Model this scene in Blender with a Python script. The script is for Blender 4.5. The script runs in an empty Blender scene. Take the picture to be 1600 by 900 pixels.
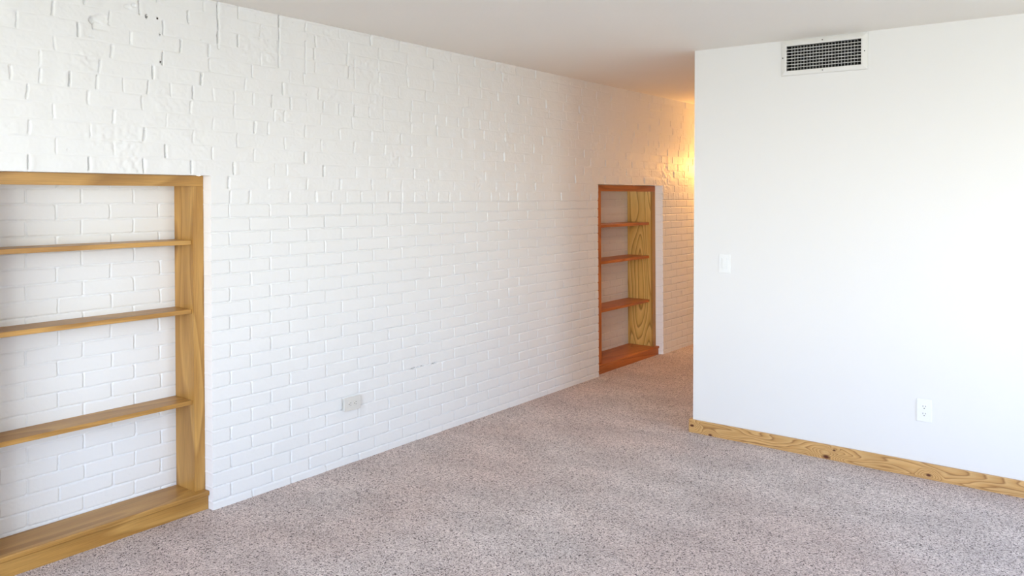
import bpy, bmesh, math, random
import numpy as np
from mathutils import Matrix, Vector

random.seed(7)
rng = np.random.RandomState(11)
scene = bpy.context.scene
COL = scene.collection

# ------------------------------------------------------------------ camera
F_PX, YAW, PITCH, ROLL = 1242.28, 0.652931, -0.009446, 0.002926
PP_Y = 314.86
CAM = Vector((3.44565, 0.0, 1.52313))
cam_data = bpy.data.cameras.new('camera')
cam_data.sensor_width = 36.0
cam_data.lens = F_PX * 36.0 / 1600.0
cam_data.shift_y = (PP_Y - 450.0) / 1600.0
cam_data.clip_start = 0.05
cam = bpy.data.objects.new('camera', cam_data)
COL.objects.link(cam)
fw = Vector((-math.sin(YAW) * math.cos(PITCH), math.cos(YAW) * math.cos(PITCH), math.sin(PITCH)))
rt = Vector((math.cos(YAW), math.sin(YAW), 0))
up = rt.cross(fw)
rt2 = rt * math.cos(ROLL) + up * math.sin(ROLL)
up2 = -rt * math.sin(ROLL) + up * math.cos(ROLL)
m = Matrix((rt2, up2, -fw)).transposed().to_4x4()
m.translation = CAM
cam.matrix_world = m
scene.camera = cam

# ------------------------------------------------------------------ world, lights, exposure
scene.view_settings.view_transform = 'Standard'
scene.view_settings.look = 'None'
scene.view_settings.gamma = 1.0
scene.view_settings.use_curve_mapping = False
scene.view_settings.exposure = 0.07
scene.cycles.max_bounces = 12
scene.cycles.diffuse_bounces = 8
scene.cycles.sample_clamp_indirect = 6.0

SKY = 15.5
world = bpy.data.worlds.new('sky'); scene.world = world
world.use_nodes = True
nt = world.node_tree; nt.nodes.clear()
out = nt.nodes.new('ShaderNodeOutputWorld'); bg = nt.nodes.new('ShaderNodeBackground')
tc = nt.nodes.new('ShaderNodeTexCoord'); sp = nt.nodes.new('ShaderNodeSeparateXYZ')
mr = nt.nodes.new('ShaderNodeMapRange'); cr = nt.nodes.new('ShaderNodeValToRGB')
mr.inputs['From Min'].default_value = -1; mr.inputs['From Max'].default_value = 1
nt.links.new(tc.outputs['Generated'], sp.inputs[0]); nt.links.new(sp.outputs['Z'], mr.inputs['Value'])
nt.links.new(mr.outputs[0], cr.inputs[0]); nt.links.new(cr.outputs[0], bg.inputs[0])
nt.links.new(bg.outputs[0], out.inputs[0])
e = cr.color_ramp.elements
e[0].position = 0.0; e[0].color = (.30, .295, .235, 1)          # ground outside
e[1].position = 1.0; e[1].color = (.22, .40, 1.0, 1)          # zenith
for p_, c_ in ((.40, (.44, .440, .365, 1)), (.485, (.76, .77, .69, 1)), (.505, (1.00, 1.02, .96, 1)), (.55, (.91, .99, 1.07, 1)), (.62, (.71, .85, 1.10, 1)), (.75, (.36, .54, 1.0, 1))):
    q = e.new(p_); q.color = c_
bg.inputs[1].default_value = SKY

# daylight through the rear window: a portal in the opening
WIN = (1.4, 5.1, 0.70, 2.30)      # x0 x1 z0 z1
REAR = -1.9
def area(name, loc, rot, sx, sy, power, col=(1, 1, 1), portal=False):
    l = bpy.data.lights.new(name, 'AREA'); l.shape = 'RECTANGLE'; l.size = sx; l.size_y = sy
    l.energy = power; l.color = col
    l.cycles.is_portal = portal
    o = bpy.data.objects.new(name, l); o.location = loc; o.rotation_euler = rot; COL.objects.link(o)
    return o
area('window_portal', ((WIN[0]+WIN[1])/2, REAR - .02, (WIN[2]+WIN[3])/2), (math.pi/2, 0, 0),
     WIN[1]-WIN[0], WIN[3]-WIN[2], 0, portal=True)

WIN2 = (2.6, 3.9, 0.80, 2.00)     # second window, in the side wall at x = XR: y0 y1 z0 z1
area('side_window_portal', (5.42, (WIN2[0]+WIN2[1])/2, (WIN2[2]+WIN2[3])/2), (0, math.pi/2, 0),
     WIN2[3]-WIN2[2], WIN2[1]-WIN2[0], 0, portal=True)
LAMP_POS = (0.20, 7.98, 1.82)
LAMP_POWER = 330.0
HALL_FILL_POWER = 36.0

# ------------------------------------------------------------------ materials
def new_mat(name):
    mt = bpy.data.materials.new(name); mt.use_nodes = True
    n = mt.node_tree.nodes; b = n['Principled BSDF']
    return mt, mt.node_tree, b
def N(nt, t, **kw):
    n = nt.nodes.new(t)
    for k, v in kw.items(): setattr(n, k, v)
    return n
def L(nt, a, b): nt.links.new(a, b)
def simple(name, col, rough=.5, spec=.5, metal=0.0):
    mt, nt, b = new_mat(name)
    b.inputs['Base Color'].default_value = (*col, 1); b.inputs['Roughness'].default_value = rough
    b.inputs['Specular IOR Level'].default_value = spec; b.inputs['Metallic'].default_value = metal
    return mt
def paint(name, col, rough, bump_scale, bump_str, dist=.001, vary=.03):
    mt, nt, b = new_mat(name)
    t = N(nt, 'ShaderNodeTexCoord')
    n1 = N(nt, 'ShaderNodeTexNoise'); n1.inputs['Scale'].default_value = bump_scale; n1.inputs['Detail'].default_value = 4
    L(nt, t.outputs['Object'], n1.inputs['Vector'])
    bp = N(nt, 'ShaderNodeBump'); bp.inputs['Strength'].default_value = bump_str; bp.inputs['Distance'].default_value = dist
    L(nt, n1.outputs['Fac'], bp.inputs['Height']); L(nt, bp.outputs[0], b.inputs['Normal'])
    n2 = N(nt, 'ShaderNodeTexNoise'); n2.inputs['Scale'].default_value = 1.7; n2.inputs['Detail'].default_value = 3
    L(nt, t.outputs['Object'], n2.inputs['Vector'])
    mx = N(nt, 'ShaderNodeMix', data_type='RGBA')
    mx.inputs[6].default_value = (*[c * (1 - vary) for c in col], 1); mx.inputs[7].default_value = (*[min(1, c * (1 + vary)) for c in col], 1)
    L(nt, n2.outputs['Fac'], mx.inputs[0]); L(nt, mx.outputs[2], b.inputs['Base Color'])
    b.inputs['Roughness'].default_value = rough; b.inputs['Specular IOR Level'].default_value = .3
    return mt
M_BRICK = paint('painted_brick', (.762, .772, .765), .5, 90, .35, .0015, .015)
M_REVEAL_LIT = paint('reveal_lit_paint', (.90, .905, .91), .6, 120, .1, .0006, .004)  # wall paint made brighter: window light put into the right reveals' colour
M_WALL = paint('wall_paint', (.745, .75, .745), .65, 160, .08, .0006, .006)
M_CEIL = paint('ceiling_paint', (.82, .80, .745), .9, 55, .35, .002, .02)
M_TRIMW = simple('white_trim', (.82, .82, .82), .4)
M_BLACK = simple('duct_dark', (.012, .012, .012), .8)
M_PLATE = simple('white_plastic', (.80, .82, .82), .3)
M_PLATE2 = simple('ivory_plastic', (.66, .655, .615), .35)
M_SLOT = simple('socket_slot', (.05, .05, .055), .6)
M_METALW = simple('white_enamel', (.72, .72, .70), .35)
M_CRACK = simple('crack_shade', (.10, .085, .075), .9, .1)  # stands in for the shade deep in cracks and drill holes
M_BLADE = simple('grey_enamel', (.42, .42, .41), .4)
M_SCREW = simple('screw_head', (.10, .10, .10), .4, metal=.6)

def wood(name, axis, light, mid, dark, ring=9.0, scale=(1, 1, 1), knots=(), knot_axes=(0, 2), rough=.38, seed=0.0, contrast=1.0, pores=.5):
    """oak: contour lines of a stretched noise field give cathedral grain; axis = grain direction"""
    mt, nt, b = new_mat(name)
    t = N(nt, 'ShaderNodeTexCoord')
    mp = N(nt, 'ShaderNodeMapping')
    s = [5.5, 5.5, 5.5]; s[axis] = .75
    s = [a * k for a, k in zip(s, scale)]
    mp.inputs['Scale'].default_value = s; mp.inputs['Location'].default_value = (seed, seed * 1.7, seed * .6)
    L(nt, t.outputs['Object'], mp.inputs['Vector'])
    n1 = N(nt, 'ShaderNodeTexNoise'); n1.inputs['Scale'].default_value = 1.0; n1.inputs['Detail'].default_value = 1.5
    n1.inputs['Roughness'].default_value = .35; n1.inputs['Distortion'].default_value = .25
    L(nt, mp.outputs[0], n1.inputs['Vector'])
    field = n1.outputs['Fac']
    dark_mask = None
    if knots:
        sx = N(nt, 'ShaderNodeSeparateXYZ'); L(nt, t.outputs['Object'], sx.inputs[0])
        for (ku, kv, kr, amp) in knots:
            du = N(nt, 'ShaderNodeMath', operation='SUBTRACT'); L(nt, sx.outputs[knot_axes[0]], du.inputs[0]); du.inputs[1].default_value = ku
            dv = N(nt, 'ShaderNodeMath', operation='SUBTRACT'); L(nt, sx.outputs[knot_axes[1]], dv.inputs[0]); dv.inputs[1].default_value = kv
            du2 = N(nt, 'ShaderNodeMath', operation='MULTIPLY'); L(nt, du.outputs[0], du2.inputs[0]); du2.inputs[1].default_value = .55
            cb = N(nt, 'ShaderNodeCombineXYZ'); L(nt, du2.outputs[0], cb.inputs[0]); L(nt, dv.outputs[0], cb.inputs[1])
            ln = N(nt, 'ShaderNodeVectorMath', operation='LENGTH'); L(nt, cb.outputs[0], ln.inputs[0])
            mr1 = N(nt, 'ShaderNodeMapRange', interpolation_type='SMOOTHSTEP'); L(nt, ln.outputs['Value'], mr1.inputs['Value'])
            mr1.inputs['From Min'].default_value = 0; mr1.inputs['From Max'].default_value = kr * 4.5
            mr1.inputs['To Min'].default_value = amp; mr1.inputs['To Max'].default_value = 0
            ad = N(nt, 'ShaderNodeMath', operation='ADD'); L(nt, field, ad.inputs[0]); L(nt, mr1.outputs[0], ad.inputs[1]); field = ad.outputs[0]
            mr2 = N(nt, 'ShaderNodeMapRange', interpolation_type='SMOOTHSTEP'); L(nt, ln.outputs['Value'], mr2.inputs['Value'])
            mr2.inputs['From Min'].default_value = kr * .25; mr2.inputs['From Max'].default_value = kr * 1.2
            mr2.inputs['To Min'].default_value = 1.0; mr2.inputs['To Max'].default_value = 0
            if dark_mask is None: dark_mask = mr2.outputs[0]
            else:
                mm = N(nt, 'ShaderNodeMath', operation='MAXIMUM'); L(nt, dark_mask, mm.inputs[0]); L(nt, mr2.outputs[0], mm.inputs[1]); dark_mask = mm.outputs[0]
    mu = N(nt, 'ShaderNodeMath', operation='MULTIPLY'); L(nt, field, mu.inputs[0]); mu.inputs[1].default_value = ring
    fr = N(nt, 'ShaderNodeMath', operation='FRACT'); L(nt, mu.outputs[0], fr.inputs[0])
    ramp = N(nt, 'ShaderNodeValToRGB'); L(nt, fr.outputs[0], ramp.inputs[0])
    el = ramp.color_ramp.elements
    mixc = lambda a, c, k: tuple(a[i] * (1 - k) + c[i] * k for i in range(3))
    el[0].position = 0; el[0].color = (*light, 1)
    el[1].position = 1.0; el[1].color = (*light, 1)
    for p_, c_ in ((.35, mixc(light, mid, .5)), (.68, mid), (.86, mixc(mid, dark, contrast))):
        q = el.new(p_); q.color = (*c_, 1)
    # fine fibre streaks
    mp2 = N(nt, 'ShaderNodeMapping'); s2 = [330, 330, 330]; s2[axis] = 9
    mp2.inputs['Scale'].default_value = s2; L(nt, t.outputs['Object'], mp2.inputs['Vector'])
    n2 = N(nt, 'ShaderNodeTexNoise'); n2.inputs['Scale'].default_value = 1; n2.inputs['Detail'].default_value = 2
    L(nt, mp2.outputs[0], n2.inputs['Vector'])
    r2 = N(nt, 'ShaderNodeMapRange'); L(nt, n2.outputs['Fac'], r2.inputs['Value'])
    r2.inputs['From Min'].default_value = .35; r2.inputs['From Max'].default_value = .65
    r2.inputs['To Min'].default_value = 1 - .28 * pores; r2.inputs['To Max'].default_value = 1 + .12 * pores
    # broad tone change
    n3 = N(nt, 'ShaderNodeTexNoise'); n3.inputs['Scale'].default_value = 2.2; L(nt, mp.outputs[0], n3.inputs['Vector'])
    r3 = N(nt, 'ShaderNodeMapRange'); L(nt, n3.outputs['Fac'], r3.inputs['Value']); r3.inputs['To Min'].default_value = .82; r3.inputs['To Max'].default_value = 1.15
    m3 = N(nt, 'ShaderNodeMath', operation='MULTIPLY'); L(nt, r2.outputs[0], m3.inputs[0]); L(nt, r3.outputs[0], m3.inputs[1])
    vm = N(nt, 'ShaderNodeVectorMath', operation='SCALE'); L(nt, ramp.outputs[0], vm.inputs[0]); L(nt, m3.outputs[0], vm.inputs['Scale'])
    col = vm.outputs[0]
    if dark_mask is not None:
        mk = N(nt, 'ShaderNodeMix', data_type='RGBA'); L(nt, dark_mask, mk.inputs[0]); L(nt, col, mk.inputs[6]); mk.inputs[7].default_value = (.075, .014, .006, 1)
        col = mk.outputs[2]
    L(nt, col, b.inputs['Base Color'])
    bp = N(nt, 'ShaderNodeBump'); bp.inputs['Strength'].default_value = .15; bp.inputs['Distance'].default_value = .0005
    L(nt, n2.outputs['Fac'], bp.inputs['Height']); L(nt, bp.outputs[0], b.inputs['Normal'])
    b.inputs['Roughness'].default_value = rough; b.inputs['Specular IOR Level'].default_value = .4
    return mt
OAK = dict(light=(.52, .29, .078), mid=(.41, .21, .048), dark=(.28, .13, .028), contrast=.35)
RED = dict(light=(.56, .185, .045), mid=(.47, .140, .030), dark=(.28, .070, .015), contrast=.5)  # red stain, deepened with the warm hall glow put into the colour
M_OAK_Z = wood('oak_upright', 2, ring=7, seed=1.3, **OAK)
M_OAK_Y = wood('oak_level', 1, ring=7, seed=4.1, **OAK)
M_RED_Z = wood('lamplit_stained_oak_upright', 2, ring=7, seed=2.3, **RED)
M_RED_Y = wood('lamplit_stained_oak_level', 1, ring=7, seed=5.7, **RED)
M_PANEL = wood('lit_oak_panel', 2, ring=17, seed=8.2, scale=(.85, .85, .95), light=(.80, .53, .17), mid=(.66, .40, .10), dark=(.30, .15, .03), contrast=.7, pores=.4)  # far side panel facing the window: its light put into the paler colour
M_BASE = wood('knotty_oak', 0, ring=15, seed=3.4, scale=(2.6, 2.2, 2.4), light=(.64, .40, .165), mid=(.53, .30, .105), dark=(.27, .125, .038), contrast=.8, pores=.3,
              knots=((1.281, .045, .010, .25), (1.405, .006, .009, -.25), (2.111, .013, .015, -.40), (2.155, .058, .006, .2), (2.642, .022, .010, .30)))

def carpet():
    mt, nt, b = new_mat('speckled_carpet')
    t = N(nt, 'ShaderNodeTexCoord')
    # yarn tips
    v = N(nt, 'ShaderNodeTexVoronoi'); v.inputs['Scale'].default_value = 225; v.inputs['Randomness'].default_value = 1
    dn = N(nt, 'ShaderNodeTexNoise'); dn.inputs['Scale'].default_value = 120; dn.inputs['Detail'].default_value = 1
    L(nt, t.outputs['Object'], dn.inputs['Vector'])
    ds = N(nt, 'ShaderNodeVectorMath', operation='SCALE'); ds.inputs['Scale'].default_value = .012; L(nt, dn.outputs['Color'], ds.inputs[0])
    da = N(nt, 'ShaderNodeVectorMath', operation='ADD'); L(nt, t.outputs['Object'], da.inputs[0]); L(nt, ds.outputs[0], da.inputs[1])
    L(nt, da.outputs[0], v.inputs['Vector'])
    wn = N(nt, 'ShaderNodeSeparateColor'); L(nt, v.outputs['Color'], wn.inputs[0])
    r = N(nt, 'ShaderNodeValToRGB'); L(nt, wn.outputs[0], r.inputs[0])
    el = r.color_ramp.elements
    el[0].position = 0; el[0].color = (.06, .042, .038, 1)
    el[1].position = 1; el[1].color = (.78, .70, .655, 1)
    for p_, c_ in ((.09, (.09, .065, .058, 1)), (.15, (.33, .268, .245, 1)), (.35, (.48, .408, .375, 1)), (.75, (.62, .545, .505, 1))):
        q = el.new(p_); q.color = (*c_[:3], 1)
    # pile lean: soft patches left by feet and the vacuum
    n3 = N(nt, 'ShaderNodeTexNoise'); n3.inputs['Scale'].default_value = 2.4; n3.inputs['Detail'].default_value = 3
    mp = N(nt, 'ShaderNodeMapping'); mp.inputs['Scale'].default_value = (1.0, 1.8, 1); mp.inputs['Rotation'].default_value = (0, 0, .5)
    L(nt, t.outputs['Object'], mp.inputs[0]); L(nt, mp.outputs[0], n3.inputs['Vector'])
    r3 = N(nt, 'ShaderNodeMapRange'); L(nt, n3.outputs['Fac'], r3.inputs['Value']); r3.inputs['From Min'].default_value = .35; r3.inputs['From Max'].default_value = .65
    r3.inputs['To Min'].default_value = .91; r3.inputs['To Max'].default_value = 1.08
    vm = N(nt, 'ShaderNodeVectorMath', operation='SCALE'); L(nt, r.outputs[0], vm.inputs[0]); L(nt, r3.outputs[0], vm.inputs['Scale'])
    n5 = N(nt, 'ShaderNodeTexNoise'); n5.inputs['Scale'].default_value = 1.1; n5.inputs['Detail'].default_value = 3; L(nt, t.outputs['Object'], n5.inputs['Vector'])
    r5 = N(nt, 'ShaderNodeMapRange'); L(nt, n5.outputs['Fac'], r5.inputs['Value']); r5.inputs['From Min'].default_value = .38; r5.inputs['From Max'].default_value = .62
    tn = N(nt, 'ShaderNodeMix', data_type='RGBA'); L(nt, r5.outputs[0], tn.inputs[0]); tn.inputs[6].default_value = (1.02, .955, .93, 1); tn.inputs[7].default_value = (1.06, 1.06, 1.06, 1)
    vt = N(nt, 'ShaderNodeVectorMath', operation='MULTIPLY'); L(nt, vm.outputs[0], vt.inputs[0]); L(nt, tn.outputs[2], vt.inputs[1])
    L(nt, vt.outputs[0], b.inputs['Base Color'])
    n4 = N(nt, 'ShaderNodeTexNoise'); n4.inputs['Scale'].default_value = 210; n4.inputs['Detail'].default_value = 2; L(nt, t.outputs['Object'], n4.inputs['Vector'])
    bp = N(nt, 'ShaderNodeBump'); bp.inputs['Strength'].default_value = .8; bp.inputs['Distance'].default_value = .006
    L(nt, n4.outputs['Fac'], bp.inputs['Height']); L(nt, bp.outputs[0], b.inputs['Normal'])
    b.inputs['Roughness'].default_value = 1; b.inputs['Specular IOR Level'].default_value = .05
    b.inputs['Sheen Weight'].default_value = .15
    return mt
M_CARPET = carpet()

# ------------------------------------------------------------------ helpers
def link(name, me, mat, parent=None, smooth=False):
    o = bpy.data.objects.new(name, me); COL.objects.link(o)
    if mat is not None: me.materials.append(mat)
    if parent is not None: o.parent = parent
    if smooth: me.polygons.foreach_set('use_smooth', [True] * len(me.polygons))
    return o
def from_bm(name, bm, mat, parent=None, smooth=False):
    me = bpy.data.meshes.new(name); bmesh.ops.recalc_face_normals(bm, faces=bm.faces[:]); bm.to_mesh(me); bm.free()
    return link(name, me, mat, parent, smooth)
def box(bm, x0, x1, y0, y1, z0, z1, bevel=0.0, seg=2, warp=None):
    r = bmesh.ops.create_cube(bm, size=1.0)
    vs = r['verts']
    for v in vs:
        v.co = Vector((x0 + (v.co.x + .5) * (x1 - x0), y0 + (v.co.y + .5) * (y1 - y0), z0 + (v.co.z + .5) * (z1 - z0)))
    if bevel:
        es = list({e_ for v in vs for e_ in v.link_edges})
        bmesh.ops.bevel(bm, geom=vs + es, offset=bevel, segments=seg, affect='EDGES', profile=.5)
def cyl(bm, c, r, h, axis, seg=16, r2=None):
    mt = Matrix.Translation(c)
    if axis == 'x': mt = mt @ Matrix.Rotation(math.pi / 2, 4, 'Y')
    if axis == 'y': mt = mt @ Matrix.Rotation(math.pi / 2, 4, 'X')
    return bmesh.ops.create_cone(bm, cap_ends=True, segments=seg, radius1=r, radius2=r if r2 is None else r2, depth=h, matrix=mt)
def structure(o):
    o['kind'] = 'structure'; return o
def thing(name, label, cat, loc, group=None):
    o = bpy.data.objects.new(name, None); COL.objects.link(o); o.location = loc
    o.empty_display_size = .05
    o['label'] = label; o['category'] = cat
    if group: o['group'] = group
    return o
def local(o, parent):
    """mesh data was written in world coordinates: move it into the parent's frame"""
    o.matrix_parent_inverse = Matrix.Translation(parent.location).inverted()

def lean(Y):                       # the old brick wall is slightly out of plumb along its length
    return .0067 + (Y - 2.1) * .003

# ------------------------------------------------------------------ brick wall as real relief
H = 2.44
_lat = {}
def vnoise(a, b, scale, seed):
    """smooth value noise on a random lattice, a and b are arrays in metres"""
    if seed not in _lat: _lat[seed] = np.random.RandomState(seed).rand(256, 256)
    g = _lat[seed]
    u = a / scale; v = b / scale
    iu = np.floor(u).astype(int); iv = np.floor(v).astype(int)
    fu = u - iu; fv = v - iv
    fu = fu * fu * (3 - 2 * fu); fv = fv * fv * (3 - 2 * fv)
    iu &= 255; iv &= 255; iu1 = (iu + 1) & 255; iv1 = (iv + 1) & 255
    return ((g[iu, iv] * (1 - fu) + g[iu1, iv] * fu) * (1 - fv) + (g[iu, iv1] * (1 - fu) + g[iu1, iv1] * fu) * fv) * 2 - 1
def sstep(x, a, b):
    t = np.clip((x - a) / (b - a), 0, 1); return t * t * (3 - 2 * t)

UPPER = {
    0: [2.364,2.605,2.779,2.887,2.996,3.104,3.214,3.32,3.43,3.533,3.639,3.751,3.855,3.96,4.16,4.285,4.382,4.484,4.591,4.704,4.929,5.158,5.446,5.592],
    1: [2.246,2.477,2.719,2.953,3.183,3.43,3.657,3.9,4.116,4.343,4.577,4.812,5.031,5.268,5.495],
    2: [1.351,1.587,1.822,2.053,2.274,2.517,2.592,2.83,3.066,3.298,3.532,3.762,3.996,4.223,4.448,4.681,4.909,5.137,5.361,5.594,5.825,6.045,6.28,6.513,6.74,6.986],
    3: [1.454,1.69,1.924,2.159,2.393,2.704,3.166,3.404,3.633,3.872,4.108,4.337,4.563,4.791,5.025,5.256,5.486,5.716,5.952,6.188,6.423],
    4: [1.353,1.592,1.826,2.061,2.297,2.579,2.816,3.053,3.291,3.511,3.744,3.978,4.211,4.436,4.67,4.897,5.131,5.367,5.589,5.826,6.047,6.286,6.514],
    5: [1.446,1.692,1.934,2.167,2.398,2.477,2.709,2.949,3.183,3.424,3.652,3.881,4.109,4.345,4.562,4.795,5.03,5.261,5.493,5.723,5.96,6.183,6.627],
    6: [1.348,1.583,1.815,2.05,2.28,2.515,2.578,2.817,3.04,3.282,3.512,3.741,3.985,4.212,4.447,4.671,4.906,5.135,5.299,5.364,5.586,5.828,6.064,6.288],
    7: [1.287,1.398,1.508,1.62,1.734,1.843,1.952,2.06,2.169,2.284,2.39,2.5,2.615,2.723,2.835,2.947,3.055,3.169,3.283,3.507,3.612,3.722,3.828,3.944,4.054,4.167,4.275,4.379,4.482,4.614,4.735,4.962,5.195,5.402,5.611,5.735,5.843,5.954,6.064,6.288,6.395,6.598],
    8: [1.397,1.632,1.87,2.106,2.342,2.567,2.802,3.036,3.281,3.519,3.756,3.993,4.22,4.449,4.688,4.926],
    9: [1.452,1.684,1.913,2.148,2.383,2.612,2.703,2.938,3.173,3.408,3.642,3.826,4.059],
    10: [1.313,1.544,1.769,2.002,2.144,2.436,2.545,2.78,3.014,3.248,3.483,3.718,3.952,4.186,4.37,4.608,4.721,4.956,5.19,5.419],
    11: [1.447,1.675,1.917,2.195,2.304,2.538,2.772,3.006,3.24,3.475,3.71,3.944,4.178,4.412,4.646,4.88,5.232],
    12: [2.041,2.196,2.434,2.546,2.78,3.014,3.248,3.483,3.718,3.952,4.186,4.42,4.654,4.888,5.122,5.454],
    13: [2.122,2.196,2.305,2.546,2.713,2.948,3.182,3.416,3.65,3.884,4.118,4.352,4.586,4.82,5.054,5.288,5.522,5.756,5.983],
}
Z_UP = 1.47
def course_edges():
    ed = [1.47 - .0682 * k for k in range(22, 0, -1)] + [1.47 + .0697 * k for k in range(0, 15)]
    return ed                       # 22 lower courses, 14 upper courses
EDGES = np.array(course_edges())
def course_joints(r, y0=-2.2, y1=9.6):
    """vertical joint positions of course r (0 = lowest)"""
    k = r - 22
    if k >= 0:
        l = list(UPPER.get(k, []))
        step = .2345
        if k in (0, 7): step = .1085
        if not l: l = [2.0 + (.117 if k % 2 else 0)]
        while l[0] - step > y0: l.insert(0, l[0] - step)
        while l[-1] + step < y1: l.append(l[-1] + step)
        rr = np.random.RandomState(100 + k)
        return np.array(l)
    ph = 2.487 if (r % 2 == 1) else 2.603
    rr = np.random.RandomState(200 + r)
    n0 = int((y0 - ph) / .2345); n1 = int((y1 - ph) / .2345)
    l = np.array([ph + .2345 * n for n in range(n0, n1 + 1)])
    return l + rr.uniform(-.003, .003, len(l))
# dents, chips and drips seen in the old paint: (Y, z, radius_y, radius_z, depth)
DENTS = [(1.841, 2.309, .006, .009, .030), (1.891, 2.310, .003, .006, .012), (1.606, 2.252, .012, .016, .012), (1.640, 2.262, .030, .022, .006),
         (1.782, 2.347, .012, .008, .006), (1.755, 2.335, .020, .010, .004),
         (3.516, .4500, .022, .0042, .035), (3.560, .4500, .018, .0030, .025), (3.600, .4510, .014, .0030, .020), (3.705, .4500, .024, .0042, .035),
         (1.902, 2.114, .004, .006, .010), (1.902, 2.238, .004, .006, .012), (2.45, 2.36, .006, .003, .006), (2.107, 2.244, .006, .002, .006),
         (2.48, 2.30, .003, .004, .005), (2.63, 2.42, .005, .002, .006), (2.72, 2.05, .004, .004, .005), (1.50, 1.70, .004, .004, .004),
         (2.83, 1.79, .003, .003, .004), (4.3, 2.22, .02, .003, .004), (5.0, 2.14, .06, .003, .004), (1.60, 2.18, .012, .004, .003)]
def relief(Y, z, rows_fn=course_joints, edges=EDGES, lower_only=False):
    sh = Y.shape
    Y = Y.ravel(); z = z.ravel()
    Yw = Y + .0016 * vnoise(Y, z, .035, 5); zw = z + .0012 * vnoise(Y, z, .06, 6)
    r = np.clip(np.searchsorted(edges, zw) - 1, 0, len(edges) - 2)
    h = np.zeros_like(Y)
    upper_w = np.zeros_like(Y) if lower_only else sstep(z, 1.44, 1.50)
    n_small = vnoise(Y, z, .011, 1); n_med = vnoise(Y, z, .05, 2); n_big = vnoise(Y, z, .30, 3)
    for ri in range(len(edges) - 1):
        mk = r == ri
        if not mk.any(): continue
        y_ = Yw[mk]; z_ = zw[mk]; uw = upper_w[mk]; rough = n_small[mk]; med = n_med[mk]
        J = rows_fn(ri)
        rr = np.random.RandomState(500 + ri)
        nj = len(J) + 1
        off = rr.uniform(-1, 1, nj); tilt = rr.uniform(-1, 1, nj); tilt2 = rr.uniform(-1, 1, nj); rad = rr.uniform(0, 1, (nj, 4))
        vdep = rr.uniform(0, 1, nj) ** 1.2; vwid = rr.uniform(0, 1, nj); jt = rr.uniform(-1, 1, nj)
        zc = (edges[ri] + edges[ri + 1]) / 2; hz = (edges[ri + 1] - edges[ri]) / 2
        up_row = (ri >= 22) and not lower_only
        y_ = y_ + (0.0)
        b = np.searchsorted(J, y_)
        a0 = J[np.clip(b - 1, 0, len(J) - 1)]; a1 = J[np.clip(b, 0, len(J) - 1)]
        yc = (a0 + a1) / 2; hy = np.maximum((a1 - a0) / 2, .02)
        # rounded brick outline
        half = .0030
        top = z_ > zc; right = y_ > yc
        ci = (top.astype(int) * 2 + right.astype(int))
        rc = .0035 + .013 * np.clip(rad[b, ci] - .55, 0, 1) ** 1.0 * 1.6
        qy = np.abs(y_ - yc) - (hy - half) + rc; qz = np.abs(z_ - zc) - (hz - half) + rc
        d = np.minimum(np.maximum(qy, qz), 0) + np.hypot(np.maximum(qy, 0), np.maximum(qz, 0)) - rc
        dl = d + .0010 * rough + .0006 * med
        h_low = -.0085 * sstep(dl, -.0014, .0026)
        h_low += .0006 * off[b] + (y_ - yc) / hy * tilt[b] * .0006 + (z_ - zc) / hz * tilt2[b] * .0004
        if up_row:
            # old courses: bed joints almost flush, head joints open or smeared
            jy = np.where(np.abs(y_ - a0) < np.abs(y_ - a1), a0, a1)
            ji = np.where(np.abs(y_ - a0) < np.abs(y_ - a1), b - 1, b); ji = np.clip(ji, 0, nj - 1)
            bow = jt[ji] * .003 * (z_ - zc) / hz + .0022 * med
            dj = np.abs(y_ - jy + bow)
            w = .0018 + .0036 * vwid[ji]
            zin = 1 - sstep(np.abs(z_ - zc), hz - .010 - .004 * vwid[ji], hz - .001)
            hv = -(.0030 + .014 * vdep[ji] ** 1.3) * (1 - sstep(dj + .0012 * rough, w * .5, w + .0028)) * zin
            dz = hz - np.abs(z_ - zc)
            hh = -(.0008 + .0012 * med + .0006 * rough) * (1 - sstep(dz, .001, .0055))
            smear = .0016 * np.exp(-((y_ - jy - .016 * np.sign(jt[ji])) / .010) ** 2) * (vdep[ji] > .6) * zin
            h_up = hv + hh + smear + .0011 * off[b] + (y_ - yc) / hy * tilt[b] * .0013 + (z_ - zc) / hz * tilt2[b] * .0007
            h[mk] = h_low * (1 - uw) + h_up * uw
        else:
            h[mk] = h_low * (1 - uw * .0)
    h += .0013 * n_big * upper_w + .0010 * n_med * upper_w + .00025 * n_small * upper_w + .0004 * n_med + .00025 * n_small
    if not lower_only:
        # crumbly patches
        pm = sstep(vnoise(Y, z, .16, 21), .45, .8) * upper_w
        h += pm * .0022 * vnoise(Y, z, .018, 22)
        for (dy, dz, ry, rz, dp) in DENTS:
            q = ((Y - dy) / ry) ** 2 + ((z - dz) / rz) ** 2
            h -= dp * (1 - sstep(q, .35, 1.25))
        # spalled brick corner, upper left
        s_ = (Y - 1.606 + .018 * vnoise(Y, z, .03, 91)) / .075; t_ = (z - 2.240 + .25 * (Y - 1.6)) / (.030 * np.sqrt(np.clip(1.02 - s_, .02, 1)))
        m_ = (s_ > -.15) & (s_ < 1) & (np.abs(t_) < 1)
        h -= np.where(m_, .010 * np.clip(1 - s_, 0, 1) * sstep(1 - np.abs(t_), 0, .4) * sstep(s_, -.15, .0), 0)
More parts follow.
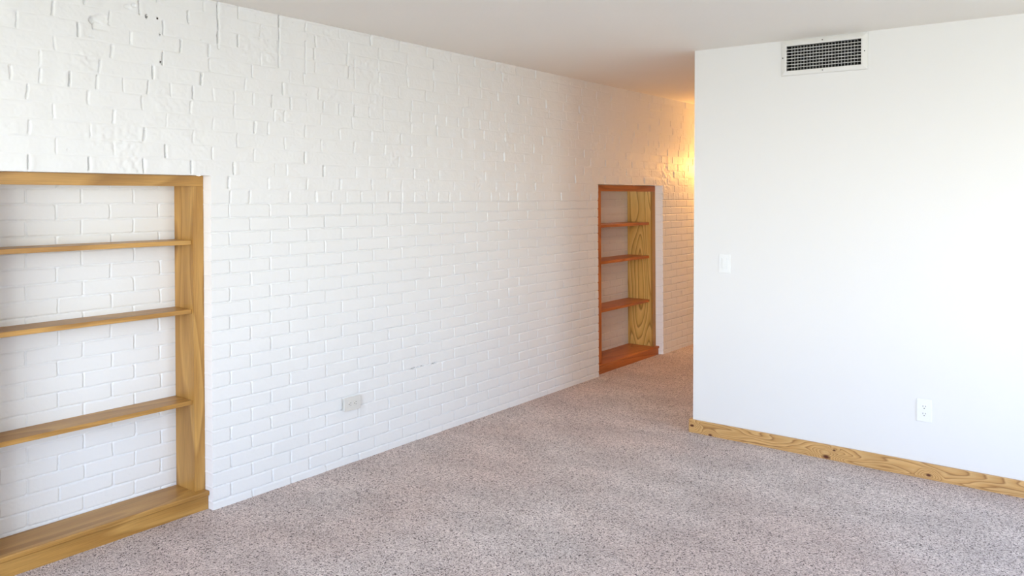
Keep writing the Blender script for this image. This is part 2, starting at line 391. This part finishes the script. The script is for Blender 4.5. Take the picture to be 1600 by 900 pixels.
        # tall smeared joints near the ceiling
        for (jy, za, zb, dp) in ((2.196, 2.215, 2.42, .006), (2.546, 2.17, 2.40, .008), (2.713, 2.16, 2.33, .009), (3.06, 2.12, 2.28, .006)):
            w_ = (z > za) & (z < zb)
            h -= dp * (1 - sstep(np.abs(Y - jy + .002 * vnoise(Y, z, .05, 9)), .0015, .006)) * w_
        # caulk bead under the ceiling
        bead = (1 - sstep(Y, 3.6, 5.4)) * .005 + (1 - sstep(Y, 3.6, 5.4)) * (.0025 * vnoise(Y, z * 0, .07, 31) + .0015 * vnoise(Y, z * 0, .02, 32))
        h += bead * sstep(z, H - .013, H - .007)
    return h.reshape(sh)

def grid_mesh(name, ys, zs, hfun, keep, xbase=0.0, mapper=None):
    YY, ZZ = np.meshgrid(ys, zs, indexing='ij')
    hh = hfun(YY, ZZ)
    P = np.empty(YY.shape + (3,), dtype=np.float32)
    P[..., 0] = xbase + hh; P[..., 1] = YY - (.0067 + (YY - 2.1) * .003) * ZZ; P[..., 2] = ZZ
    if mapper is not None: mapper(P, YY, ZZ, hh)
    ny, nz = YY.shape
    idx = np.arange(ny * nz).reshape(ny, nz)
    cy = (ys[1:] + ys[:-1]) / 2; cz = (zs[1:] + zs[:-1]) / 2
    CY, CZ = np.meshgrid(cy, cz, indexing='ij')
    k = keep(CY, CZ)
    q = np.stack([idx[:-1, :-1], idx[1:, :-1], idx[1:, 1:], idx[:-1, 1:]], -1)[k]
    return P.reshape(-1, 3), q
def build_np(name, chunks, mat, mat2=None, mat3=None):
    V = []; Q = []; o = 0; MI = [np.zeros(len(c[1]), dtype=np.int32) + (c[2] if len(c) > 2 else 0) for c in chunks]; chunks = [c[:2] for c in chunks]
    for P, q in chunks:
        V.append(P); Q.append(q + o); o += len(P)
    V = np.concatenate(V); Q = np.concatenate(Q)
    used = np.zeros(len(V), bool); used[Q.ravel()] = True
    remap = np.cumsum(used) - 1
    V = V[used]; Q = remap[Q]
    me = bpy.data.meshes.new(name)
    me.vertices.add(len(V)); me.vertices.foreach_set('co', V.astype(np.float32).ravel())
    me.loops.add(Q.size); me.loops.foreach_set('vertex_index', Q.astype(np.int32).ravel())
    me.polygons.add(len(Q)); me.polygons.foreach_set('loop_start', np.arange(0, Q.size, 4, dtype=np.int32))
    me.polygons.foreach_set('loop_total', np.full(len(Q), 4, dtype=np.int32))
    me.polygons.foreach_set('use_smooth', np.ones(len(Q), bool))
    me.polygons.foreach_set('material_index', np.concatenate(MI))
    me.update(); me.validate()
    o_ = bpy.data.objects.new(name, me); COL.objects.link(o_); me.materials.append(mat)
    if mat2: me.materials.append(mat2)
    if mat3: me.materials.append(mat3)
    return o_

# niches: Y range at floor level, top z, depth
N1 = dict(y0=1.195, y1=2.152, z1=1.607, back=-.232, face=-.065)
N2 = dict(y0=5.707, y1=6.890, z1=1.607, back=-.332, face=-.065)
def spaced(y0, y1, f):
    l = [y0]
    while l[-1] < y1: l.append(l[-1] + f(l[-1]))
    l[-1] = y1
    return l
def insert(l, vals):
    l = np.array(l)
    for v in vals:
        i = np.argmin(np.abs(l - v)); l[i] = v
    return np.unique(l)
ys = [-1.9, -1.4, -.9, -.4, 0, .4, .7] + spaced(.9, 7.75, lambda y: .0024 + .0006 * max(0, y - 1.2)) + [8.0, 8.3, 8.6, 9.0, 9.4]
ys = insert(ys, [N1['y0'], N1['y1'], N2['y0'], N2['y1']])
zs = insert(np.arange(-.0224, H + .001, .0032), [N1['z1'], H])
def keep_wall(Y, Z):
    k = np.ones(Y.shape, bool)
    for n in (N1, N2): k &= ~((Y > n['y0']) & (Y < n['y1']) & (Z < n['z1']))
    return k
chunks = [grid_mesh('w', ys, zs, relief, keep_wall)]
# dark colour in place of inner shade where the paint has cracked open or was drilled
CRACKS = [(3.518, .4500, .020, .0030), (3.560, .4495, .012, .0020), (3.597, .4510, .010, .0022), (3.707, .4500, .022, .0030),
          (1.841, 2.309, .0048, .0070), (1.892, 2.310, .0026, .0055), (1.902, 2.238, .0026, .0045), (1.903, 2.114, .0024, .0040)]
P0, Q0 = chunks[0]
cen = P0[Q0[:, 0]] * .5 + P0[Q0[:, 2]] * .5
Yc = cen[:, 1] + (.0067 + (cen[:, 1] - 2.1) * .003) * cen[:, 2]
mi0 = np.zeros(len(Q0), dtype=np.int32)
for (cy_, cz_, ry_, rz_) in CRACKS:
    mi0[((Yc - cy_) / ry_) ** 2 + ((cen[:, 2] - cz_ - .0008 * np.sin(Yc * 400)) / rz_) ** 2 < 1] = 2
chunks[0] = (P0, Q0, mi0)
# the courses inside the niches
def niche_rows(ph):
    def f(r):
        rr = np.random.RandomState(900 + r + int(ph * 100))
        p_ = ph if r % 2 == 0 else ph + .127
        l = np.array([p_ + .2335 * k for k in range(-3, 8)])
        return l + rr.uniform(-.004, .004, len(l))
    return f
ed2 = np.array([1.541 - .0686 * k for k in range(23, -2, -1)])
for n, ph, st in ((N1, 1.325 - .0 + .10 + .0, .003), (N2, 5.99, .006)):
    f_ = niche_rows(ph)
    yy = np.array(spaced(n['y0'] + .03, n['y1'] - .005, lambda y: st)); zz = np.arange(.06, 1.60, .0034)
    chunks.append(grid_mesh('n', yy, zz, lambda Y, Z, f_=f_: relief(Y, Z, f_, ed2, True) * .8, lambda Y, Z: np.ones(Y.shape, bool), n['back']))
    # reveals: right side, left side, soffit; (u = depth, v = z)
    D = -n['back']
    us = np.concatenate([np.arange(0, .07, .004), [.1, D]])
    zz = zs[zs <= n['z1'] + 1e-6]
    course_h = lambda U, Z: -.0022 * (1 - sstep(np.abs(((Z - 1.47) / .0682 + .5) % 1 - .5) * .0682, .0015, .0045)) + .0006 * vnoise(U, Z, .03, 44)
    def mk_side(Yedge, sgn, splay):
        def mp_(P, U, Z, hh):
            base = relief(np.full(U.shape, Yedge), Z)          # meet the wall's own relief at the corner
            w0 = np.clip(1 - U / .012, 0, 1)
            P[..., 0] = -U + base * w0
            yy_ = Yedge - splay * np.clip(U / .065, 0, 1) + hh * (-sgn) * (1 - w0)
            P[..., 1] = yy_ - (.0067 + (Yedge - 2.1) * .003) * Z; P[..., 2] = Z
        return mp_
    sp_ = 0.0 if n is N1 else .028
    n['splay'] = sp_
    fl = chunks.append
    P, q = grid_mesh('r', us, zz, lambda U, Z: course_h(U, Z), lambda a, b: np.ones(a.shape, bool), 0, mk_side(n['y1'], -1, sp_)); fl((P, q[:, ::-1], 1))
    P, q = grid_mesh('l', us, zz, lambda U, Z: course_h(U, Z), lambda a, b: np.ones(a.shape, bool), 0, mk_side(n['y0'], 1, 0)); fl((P, q))
    ysel = ys[(ys >= n['y0'] - 1e-6) & (ys <= n['y1'] + 1e-6)]
    def mp_s(P, Y, U, hh):
        base = relief(Y, np.full(Y.shape, n['z1']))
        w0 = np.clip(1 - U / .012, 0, 1)
        P[..., 0] = -U + base * w0; P[..., 1] = Y - (.0067 + (Y - 2.1) * .003) * n['z1']; P[..., 2] = n['z1'] + hh * (1 - w0)
    P, q = grid_mesh('s', ysel, us, lambda Y, U: .0007 * vnoise(Y, U, .05, 46), lambda a, b: np.ones(a.shape, bool), 0, mp_s); fl((P, q))
wl = structure(build_np('wall_left', chunks, M_BRICK, M_REVEAL_LIT, M_CRACK))

# ------------------------------------------------------------------ room shell
def shell(name, boxes, mat):
    bm = bmesh.new()
    for b_ in boxes: box(bm, *b_)
    return structure(from_bm(name, bm, mat))
XR = 5.4; YP = 4.75; XE = 1.28; YF = 9.4; PT = .12
# carpeted floor, gently uneven pile
def floor_chunk():
    xs = np.arange(-.36, XR + .05, .03); yy = np.arange(REAR, YF + .03, .03)
    XX, YY = np.meshgrid(xs, yy, indexing='ij')
    P = np.stack([XX, YY, .0012 * vnoise(XX, YY, .12, 71) + .001 * vnoise(XX, YY, .4, 72) - .001], -1).astype(np.float32)
    idx = np.arange(XX.size).reshape(XX.shape)
    q = np.stack([idx[:-1, :-1], idx[1:, :-1], idx[1:, 1:], idx[:-1, 1:]], -1).reshape(-1, 4)
    return P.reshape(-1, 3), q
structure(build_np('floor', [floor_chunk()], M_CARPET))
shell('ceiling', [(-.05, XR + .1, REAR - .1, YF + .1, H, H + .12)], M_CEIL)
V = dict(x0=1.867, x1=2.284, z0=2.257, z1=2.402)          # duct opening
shell('wall_right', [(XE, V['x0'], YP, YP + PT, 0, H), (V['x1'], XR, YP, YP + PT, 0, H),
                     (V['x0'], V['x1'], YP, YP + PT, 0, V['z0']), (V['x0'], V['x1'], YP, YP + PT, V['z1'], H)], M_WALL)
shell('wall_rear', [(-.1, WIN[0], REAR - .15, REAR, 0, H), (WIN[1], XR + .1, REAR - .15, REAR, 0, H),
                    (WIN[0], WIN[1], REAR - .15, REAR, 0, WIN[2]), (WIN[0], WIN[1], REAR - .15, REAR, WIN[3], H)], M_WALL)
shell('wall_side', [(XR, XR + .1, REAR - .1, WIN2[0], 0, H), (XR, XR + .1, WIN2[1], YP + PT, 0, H),
                    (XR, XR + .1, WIN2[0], WIN2[1], 0, WIN2[2]), (XR, XR + .1, WIN2[0], WIN2[1], WIN2[3], H)], M_WALL)
shell('wall_far', [(-.1, 3.3, YF, YF + .1, 0, H)], M_WALL)
shell('wall_hall', [(3.2, 3.3, YP + PT, YF, 0, H)], M_WALL)
# window frame in the rear wall (behind the camera)
bm = bmesh.new()
for a, b_ in ((WIN[0], WIN[0] + .05), (WIN[1] - .05, WIN[1]), (3.22, 3.28)): box(bm, a, b_, REAR - .12, REAR - .06, WIN[2], WIN[3], .004)
for a, b_ in ((WIN[2], WIN[2] + .05), (WIN[3] - .05, WIN[3])): box(bm, WIN[0] + .05, WIN[1] - .05, REAR - .12, REAR - .06, a, b_, .004)
structure(from_bm('window_1', bm, M_TRIMW))
bm = bmesh.new()
for a, b_ in ((WIN2[0], WIN2[0] + .05), (WIN2[1] - .05, WIN2[1]), (3.22, 3.28)): box(bm, XR + .03, XR + .08, a, b_, WIN2[2], WIN2[3], .004)
for a, b_ in ((WIN2[2], WIN2[2] + .05), (WIN2[3] - .05, WIN2[3])): box(bm, XR + .03, XR + .08, WIN2[0] + .05, WIN2[1] - .05, a, b_, .004)
structure(from_bm('window_2', bm, M_TRIMW))
# oak baseboard along the right-hand wall, wrapping its free end
bm = bmesh.new(); box(bm, XE - .022, XR, YP - .016, YP, -.004, .083, .003)
box(bm, XE - .022, XE - .0, YP - .001, YP + PT, -.004, .083, .003)
structure(from_bm('baseboard_right', bm, M_BASE))

# ------------------------------------------------------------------ built-in shelf units
def warp_lean(bm):
    for v in bm.verts:
        v.co.y -= lean(v.co.y) * v.co.z
def shelf_unit(n, inL, inR, outR, shelf_x, shelves, sill, nose, rail_z, mats, name, label, panel_mat, shelf_th=.021):
    mz, my = mats
    root = thing(name, label, 'shelf unit', ((n['face'] + n['back']) / 2, (inL + inR) / 2, 0.0), None)
    f = n['face']; bk = n['back'] + .001
    def part(nm, mat, *boxes):
        bm = bmesh.new()
        for b_ in boxes: box(bm, *b_)
        warp_lean(bm)
        o = from_bm(nm, bm, mat, root); local(o, root); return o
    st = sill[1]
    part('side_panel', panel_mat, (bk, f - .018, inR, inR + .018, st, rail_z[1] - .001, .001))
    part('side_panel', mz, (bk, f - .018, inL - .018, inL, st, rail_z[1] - .001, .001))
    part('stile', M_OAK_Z, (f - .018, f, inR, outR - .001, st, rail_z[0], .0015))
    part('stile', mz, (f - .018, f, n['y0'] + .002, inL, st, rail_z[0], .0015))
    part('top_rail', my, (f - .018, f, n['y0'] + .002, outR - .001, rail_z[0], rail_z[1], .0015))
    for z in shelves:
        part('shelf', my, (bk, shelf_x, inL + .0005, inR - .0005, z - shelf_th / 2, z + shelf_th / 2, .0018))
    # sill board with a rounded nosing that overhangs the apron
    part('sill_board', my, (bk, nose, n['y0'] + .002, outR - .001, sill[0], sill[1], .005, 3))
    part('apron', my, (nose - .028, nose - .010, n['y0'] + .002, outR - .002, -.006, sill[0], .0015))
    return root
shelf_unit(N1, 1.250, 2.096, 2.152, -.080, (1.287, .956, .519), (.066, .090), -.028, (1.555, 1.606), (M_OAK_Z, M_OAK_Y),
           'built_in_shelf', 'golden oak built-in shelves in the near niche at the left edge of the brick wall', M_OAK_Z)
shelf_unit(N2, 5.862, 6.801, 6.862, -.100, (1.247, .931, .513), (.058, .080), -.028, (1.549, 1.602), (M_RED_Z, M_RED_Y),
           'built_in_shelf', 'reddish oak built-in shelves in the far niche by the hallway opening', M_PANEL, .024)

# ------------------------------------------------------------------ return air vent
vent = thing('air_vent', 'white metal air vent grille high on the smooth white wall under the ceiling', 'vent', (2.075, YP, 2.33))
def vpart(nm, bm, mat, parent=None, smooth=False):
    o = from_bm(nm, bm, mat, parent or vent, smooth)
    if parent is None: local(o, vent)
    else: o.matrix_parent_inverse = Matrix.Translation(vent.location).inverted()
    return o
fx0, fx1, fz0, fz1 = 1.834, 2.319, 2.228, 2.436
bm = bmesh.new()                                  # mitred sloping frame
rings = [[(fx0, YP - .001, fz0), (fx1, YP - .001, fz0), (fx1, YP - .001, fz1), (fx0, YP - .001, fz1)]]
def ring(dx, y): return [(fx0 + dx, y, fz0 + dx), (fx1 - dx, y, fz0 + dx), (fx1 - dx, y, fz1 - dx), (fx0 + dx, y, fz1 - dx)]
rings += [ring(.002, YP - .006), ring(.006, YP - .008), ring(.024, YP - .013)]
rings += [[(V['x0'] - .002, YP - .013, V['z0'] - .002), (V['x1'] + .002, YP - .013, V['z0'] - .002), (V['x1'] + .002, YP - .013, V['z1'] + .002), (V['x0'] - .002, YP - .013, V['z1'] + .002)],
          [(V['x0'], YP - .011, V['z0']), (V['x1'], YP - .011, V['z0']), (V['x1'], YP - .011, V['z1']), (V['x0'], YP - .011, V['z1'])],
          [(V['x0'], YP + .02, V['z0']), (V['x1'], YP + .02, V['z0']), (V['x1'], YP + .02, V['z1']), (V['x0'], YP + .02, V['z1'])]]
vr = [[bm.verts.new(c) for c in r_] for r_ in rings]
for a, b_ in zip(vr, vr[1:]):
    for i in range(4): bm.faces.new((a[i], a[(i + 1) % 4], b_[(i + 1) % 4], b_[i]))
vpart('vent_frame', bm, M_METALW)
hgt = V['z1'] - V['z0']; wid = V['x1'] - V['x0']
for i in range(1, 8):                              # level louvres in front
    bm = bmesh.new(); z = V['z0'] + hgt * i / 8
    box(bm, V['x0'] - .001, V['x1'] + .001, YP - .010, YP - .001, z - .0015, z + .0015, .0005, 1)
    vpart('louver', bm, M_METALW)
for i in range(22):                                # upright blades behind
    bm = bmesh.new(); x = V['x0'] + .026 + (wid - .026 - .004) * i / 22
    box(bm, x - .0010, x + .0010, YP + .003, YP + .014, V['z0'] - .001, V['z1'] + .001, .0004, 1)
    vpart('blade', bm, M_BLADE)
bm = bmesh.new()                                   # dark duct box behind the blades
box(bm, V['x0'] + .0005, V['x1'] - .0005, YP + .0985, YP + .1, V['z0'] + .0005, V['z1'] - .0005)
for (a, b_, c, d) in ((V['x0'] + .0005, V['x0'] + .002, V['z0'] + .0005, V['z1'] - .0005), (V['x1'] - .002, V['x1'] - .0005, V['z0'] + .0005, V['z1'] - .0005),
                      (V['x0'] + .002, V['x1'] - .002, V['z0'] + .0005, V['z0'] + .002), (V['x0'] + .002, V['x1'] - .002, V['z1'] - .002, V['z1'] - .0005)):
    box(bm, a, b_, YP + .021, YP + .0985, c, d)
vpart('duct', bm, M_BLACK)
for (x, z) in ((1.8455, 2.335), (2.303, 2.331), (2.075, 2.2445), (2.073, 2.419)):
    bm = bmesh.new(); cyl(bm, (x, YP - .0125, z), .0032, .003, 'y', 12); vpart('screw', bm, M_SCREW)

# ------------------------------------------------------------------ electrical plates
def plate_bm(w, h, t=.0055, b=.0028):
    """plate in local coords: face towards -Y, w along X, h along Z"""
    bm = bmesh.new(); box(bm, -w / 2, w / 2, -t, 0, -h / 2, h / 2, b, 3); return bm
def finish(parent, items, M4):
    for nm, bm, mat, sub in items:
        o = from_bm(nm, bm, mat, parent); o.matrix_parent_inverse = Matrix.Identity(4)
        if sub is not None: o.parent = sub
    parent.matrix_world = M4
def receptacle_items(face_mat, slot_mat, gang_t):
    its = []
    rec = []
    for s in (1, -1):
        z = s * .0195
        bm = bmesh.new(); r = bmesh.ops.create_cone(bm, cap_ends=True, segments=28, radius1=.0168, radius2=.0162, depth=.0022,
              matrix=Matrix.Translation((0, -gang_t - .0009, z)) @ Matrix.Rotation(math.pi / 2, 4, 'X'))
        for v in bm.verts: v.co.z = max(min(v.co.z, z + .0140), z - .0140)
        rec.append((bm, z))
    return rec
def make_outlet(name, label, loc, rot, mats, t=.0055, box_depth=0.0):
    pm, sm = mats
    root = thing(name, label, 'outlet', (0, 0, 0))
    def add(nm, bm, mat, parent=root):
        o = from_bm(nm, bm, mat, parent); return o
    add('cover_plate', plate_bm(.076, .122, t), pm)
    if box_depth:
        bm = bmesh.new(); box(bm, -.033, .033, -.001, box_depth, -.055, .055, .001); add('mounting_box', bm, pm)
    for bm, z in receptacle_items(pm, sm, t):
        s = add('socket', bm, pm)
        for (x, hh) in ((-.0063, .0078), (.0063, .0064)):
            b2 = bmesh.new(); box(b2, x - .0011, x + .0011, -t - .0024, -t - .0010, z + .0035 - hh / 2 + .001, z + .0035 + hh / 2 + .001); add('slot', b2, sm, s)
        b2 = bmesh.new(); cyl(b2, (0, -t - .0017, z - .0068), .0026, .0014, 'y', 14); add('ground_hole', b2, sm, s)
    b2 = bmesh.new(); cyl(b2, (0, -t - .0006, 0), .0028, .0016, 'y', 14); add('screw', b2, mats[0])
    root.location = loc; root.rotation_euler = rot
    return root
make_outlet('wall_outlet', 'white duplex outlet low on the smooth white wall above the baseboard', (2.617, YP, .3625), (0, 0, 0), (M_PLATE, M_SLOT), .006)
# on the brick: turned on its side, standing proud of the paint
Ro = Matrix.Rotation(math.pi / 2, 4, 'Z') @ Matrix.Rotation(math.pi / 2, 4, 'Y')
oo = make_outlet('wall_outlet', 'ivory duplex outlet mounted sideways low on the painted brick wall', (.012, 3.008, .3395), Ro.to_euler(), (M_PLATE2, M_SLOT), .006, .016)
sw = thing('light_switch', 'white rocker light switch on the smooth white wall near its free end', 'light switch', (0, 0, 0))
from_bm('cover_plate', plate_bm(.076, .118, .0055), M_PLATE, sw)
bm = bmesh.new()
for (x0, x1, z0, z1) in ((-.0180, -.0165, -.0345, .0345), (.0165, .0180, -.0345, .0345), (-.0165, .0165, .0330, .0345), (-.0165, .0165, -.0345, -.0330)):
    box(bm, x0, x1, -.0072, -.0045, z0, z1, .0003, 1)
from_bm('rocker_frame', bm, M_PLATE, sw)
bm = bmesh.new(); box(bm, -.0155, .0155, -.0085, -.004, -.032, .032, .0012)
for v in bm.verts:
    if v.co.y < -.006: v.co.y += -.0016 * (v.co.z / .032)
from_bm('rocker', bm, M_PLATE, sw)
for z in (.048, -.048):
    bm = bmesh.new(); cyl(bm, (0, -.0058, z), .003, .0014, 'y', 14); from_bm('screw', bm, M_PLATE, sw)
sw.location = (1.489, YP, 1.0925)

# ------------------------------------------------------------------ warm hallway sconce (round the corner)
lamp = thing('wall_sconce', 'warm globe wall lamp on the brick wall round the hallway corner', 'lamp', LAMP_POS)
bm = bmesh.new(); cyl(bm, (-LAMP_POS[0] + .008, 0, 0), .055, .02, 'x', 28); from_bm('backplate', bm, M_METALW, lamp)
bm = bmesh.new(); cyl(bm, (-.095, 0, 0), .009, .12, 'x', 14); from_bm('arm', bm, M_METALW, lamp)
mt, nt_, b_ = new_mat('lamp_glass')
b_.inputs['Base Color'].default_value = (1, .8, .5, 1); b_.inputs['Emission Color'].default_value = (1, .46, .11, 1); b_.inputs['Emission Strength'].default_value = LAMP_POWER
bm = bmesh.new(); bmesh.ops.create_uvsphere(bm, u_segments=24, v_segments=16, radius=.055)
gl = from_bm('glass_globe', bm, mt, lamp, True)
gl.visible_shadow = True

# ------------------------------------------------------------------ unseen fill light added to brighten the hallway (behind the right-hand wall)
cl = thing('hall_fill_light', 'unseen fill light added on the hallway ceiling behind the smooth white wall', 'fill light', (1.75, 7.1, H))
bm = bmesh.new(); cyl(bm, (0, 0, -.012), .17, .024, 'z', 40); from_bm('base_ring', bm, M_METALW, cl)
mt, nt_, b_ = new_mat('fill_diffuser')
b_.inputs['Base Color'].default_value = (1, .9, .8, 1); b_.inputs['Emission Color'].default_value = (1, .62, .42, 1); b_.inputs['Emission Strength'].default_value = HALL_FILL_POWER
bm = bmesh.new(); bmesh.ops.create_uvsphere(bm, u_segments=32, v_segments=16, radius=.15)
for v in bm.verts: v.co.z = -.024 + min(0, v.co.z) * .45
bmesh.ops.remove_doubles(bm, verts=bm.verts[:], dist=1e-5)
from_bm('diffuser', bm, mt, cl, True)
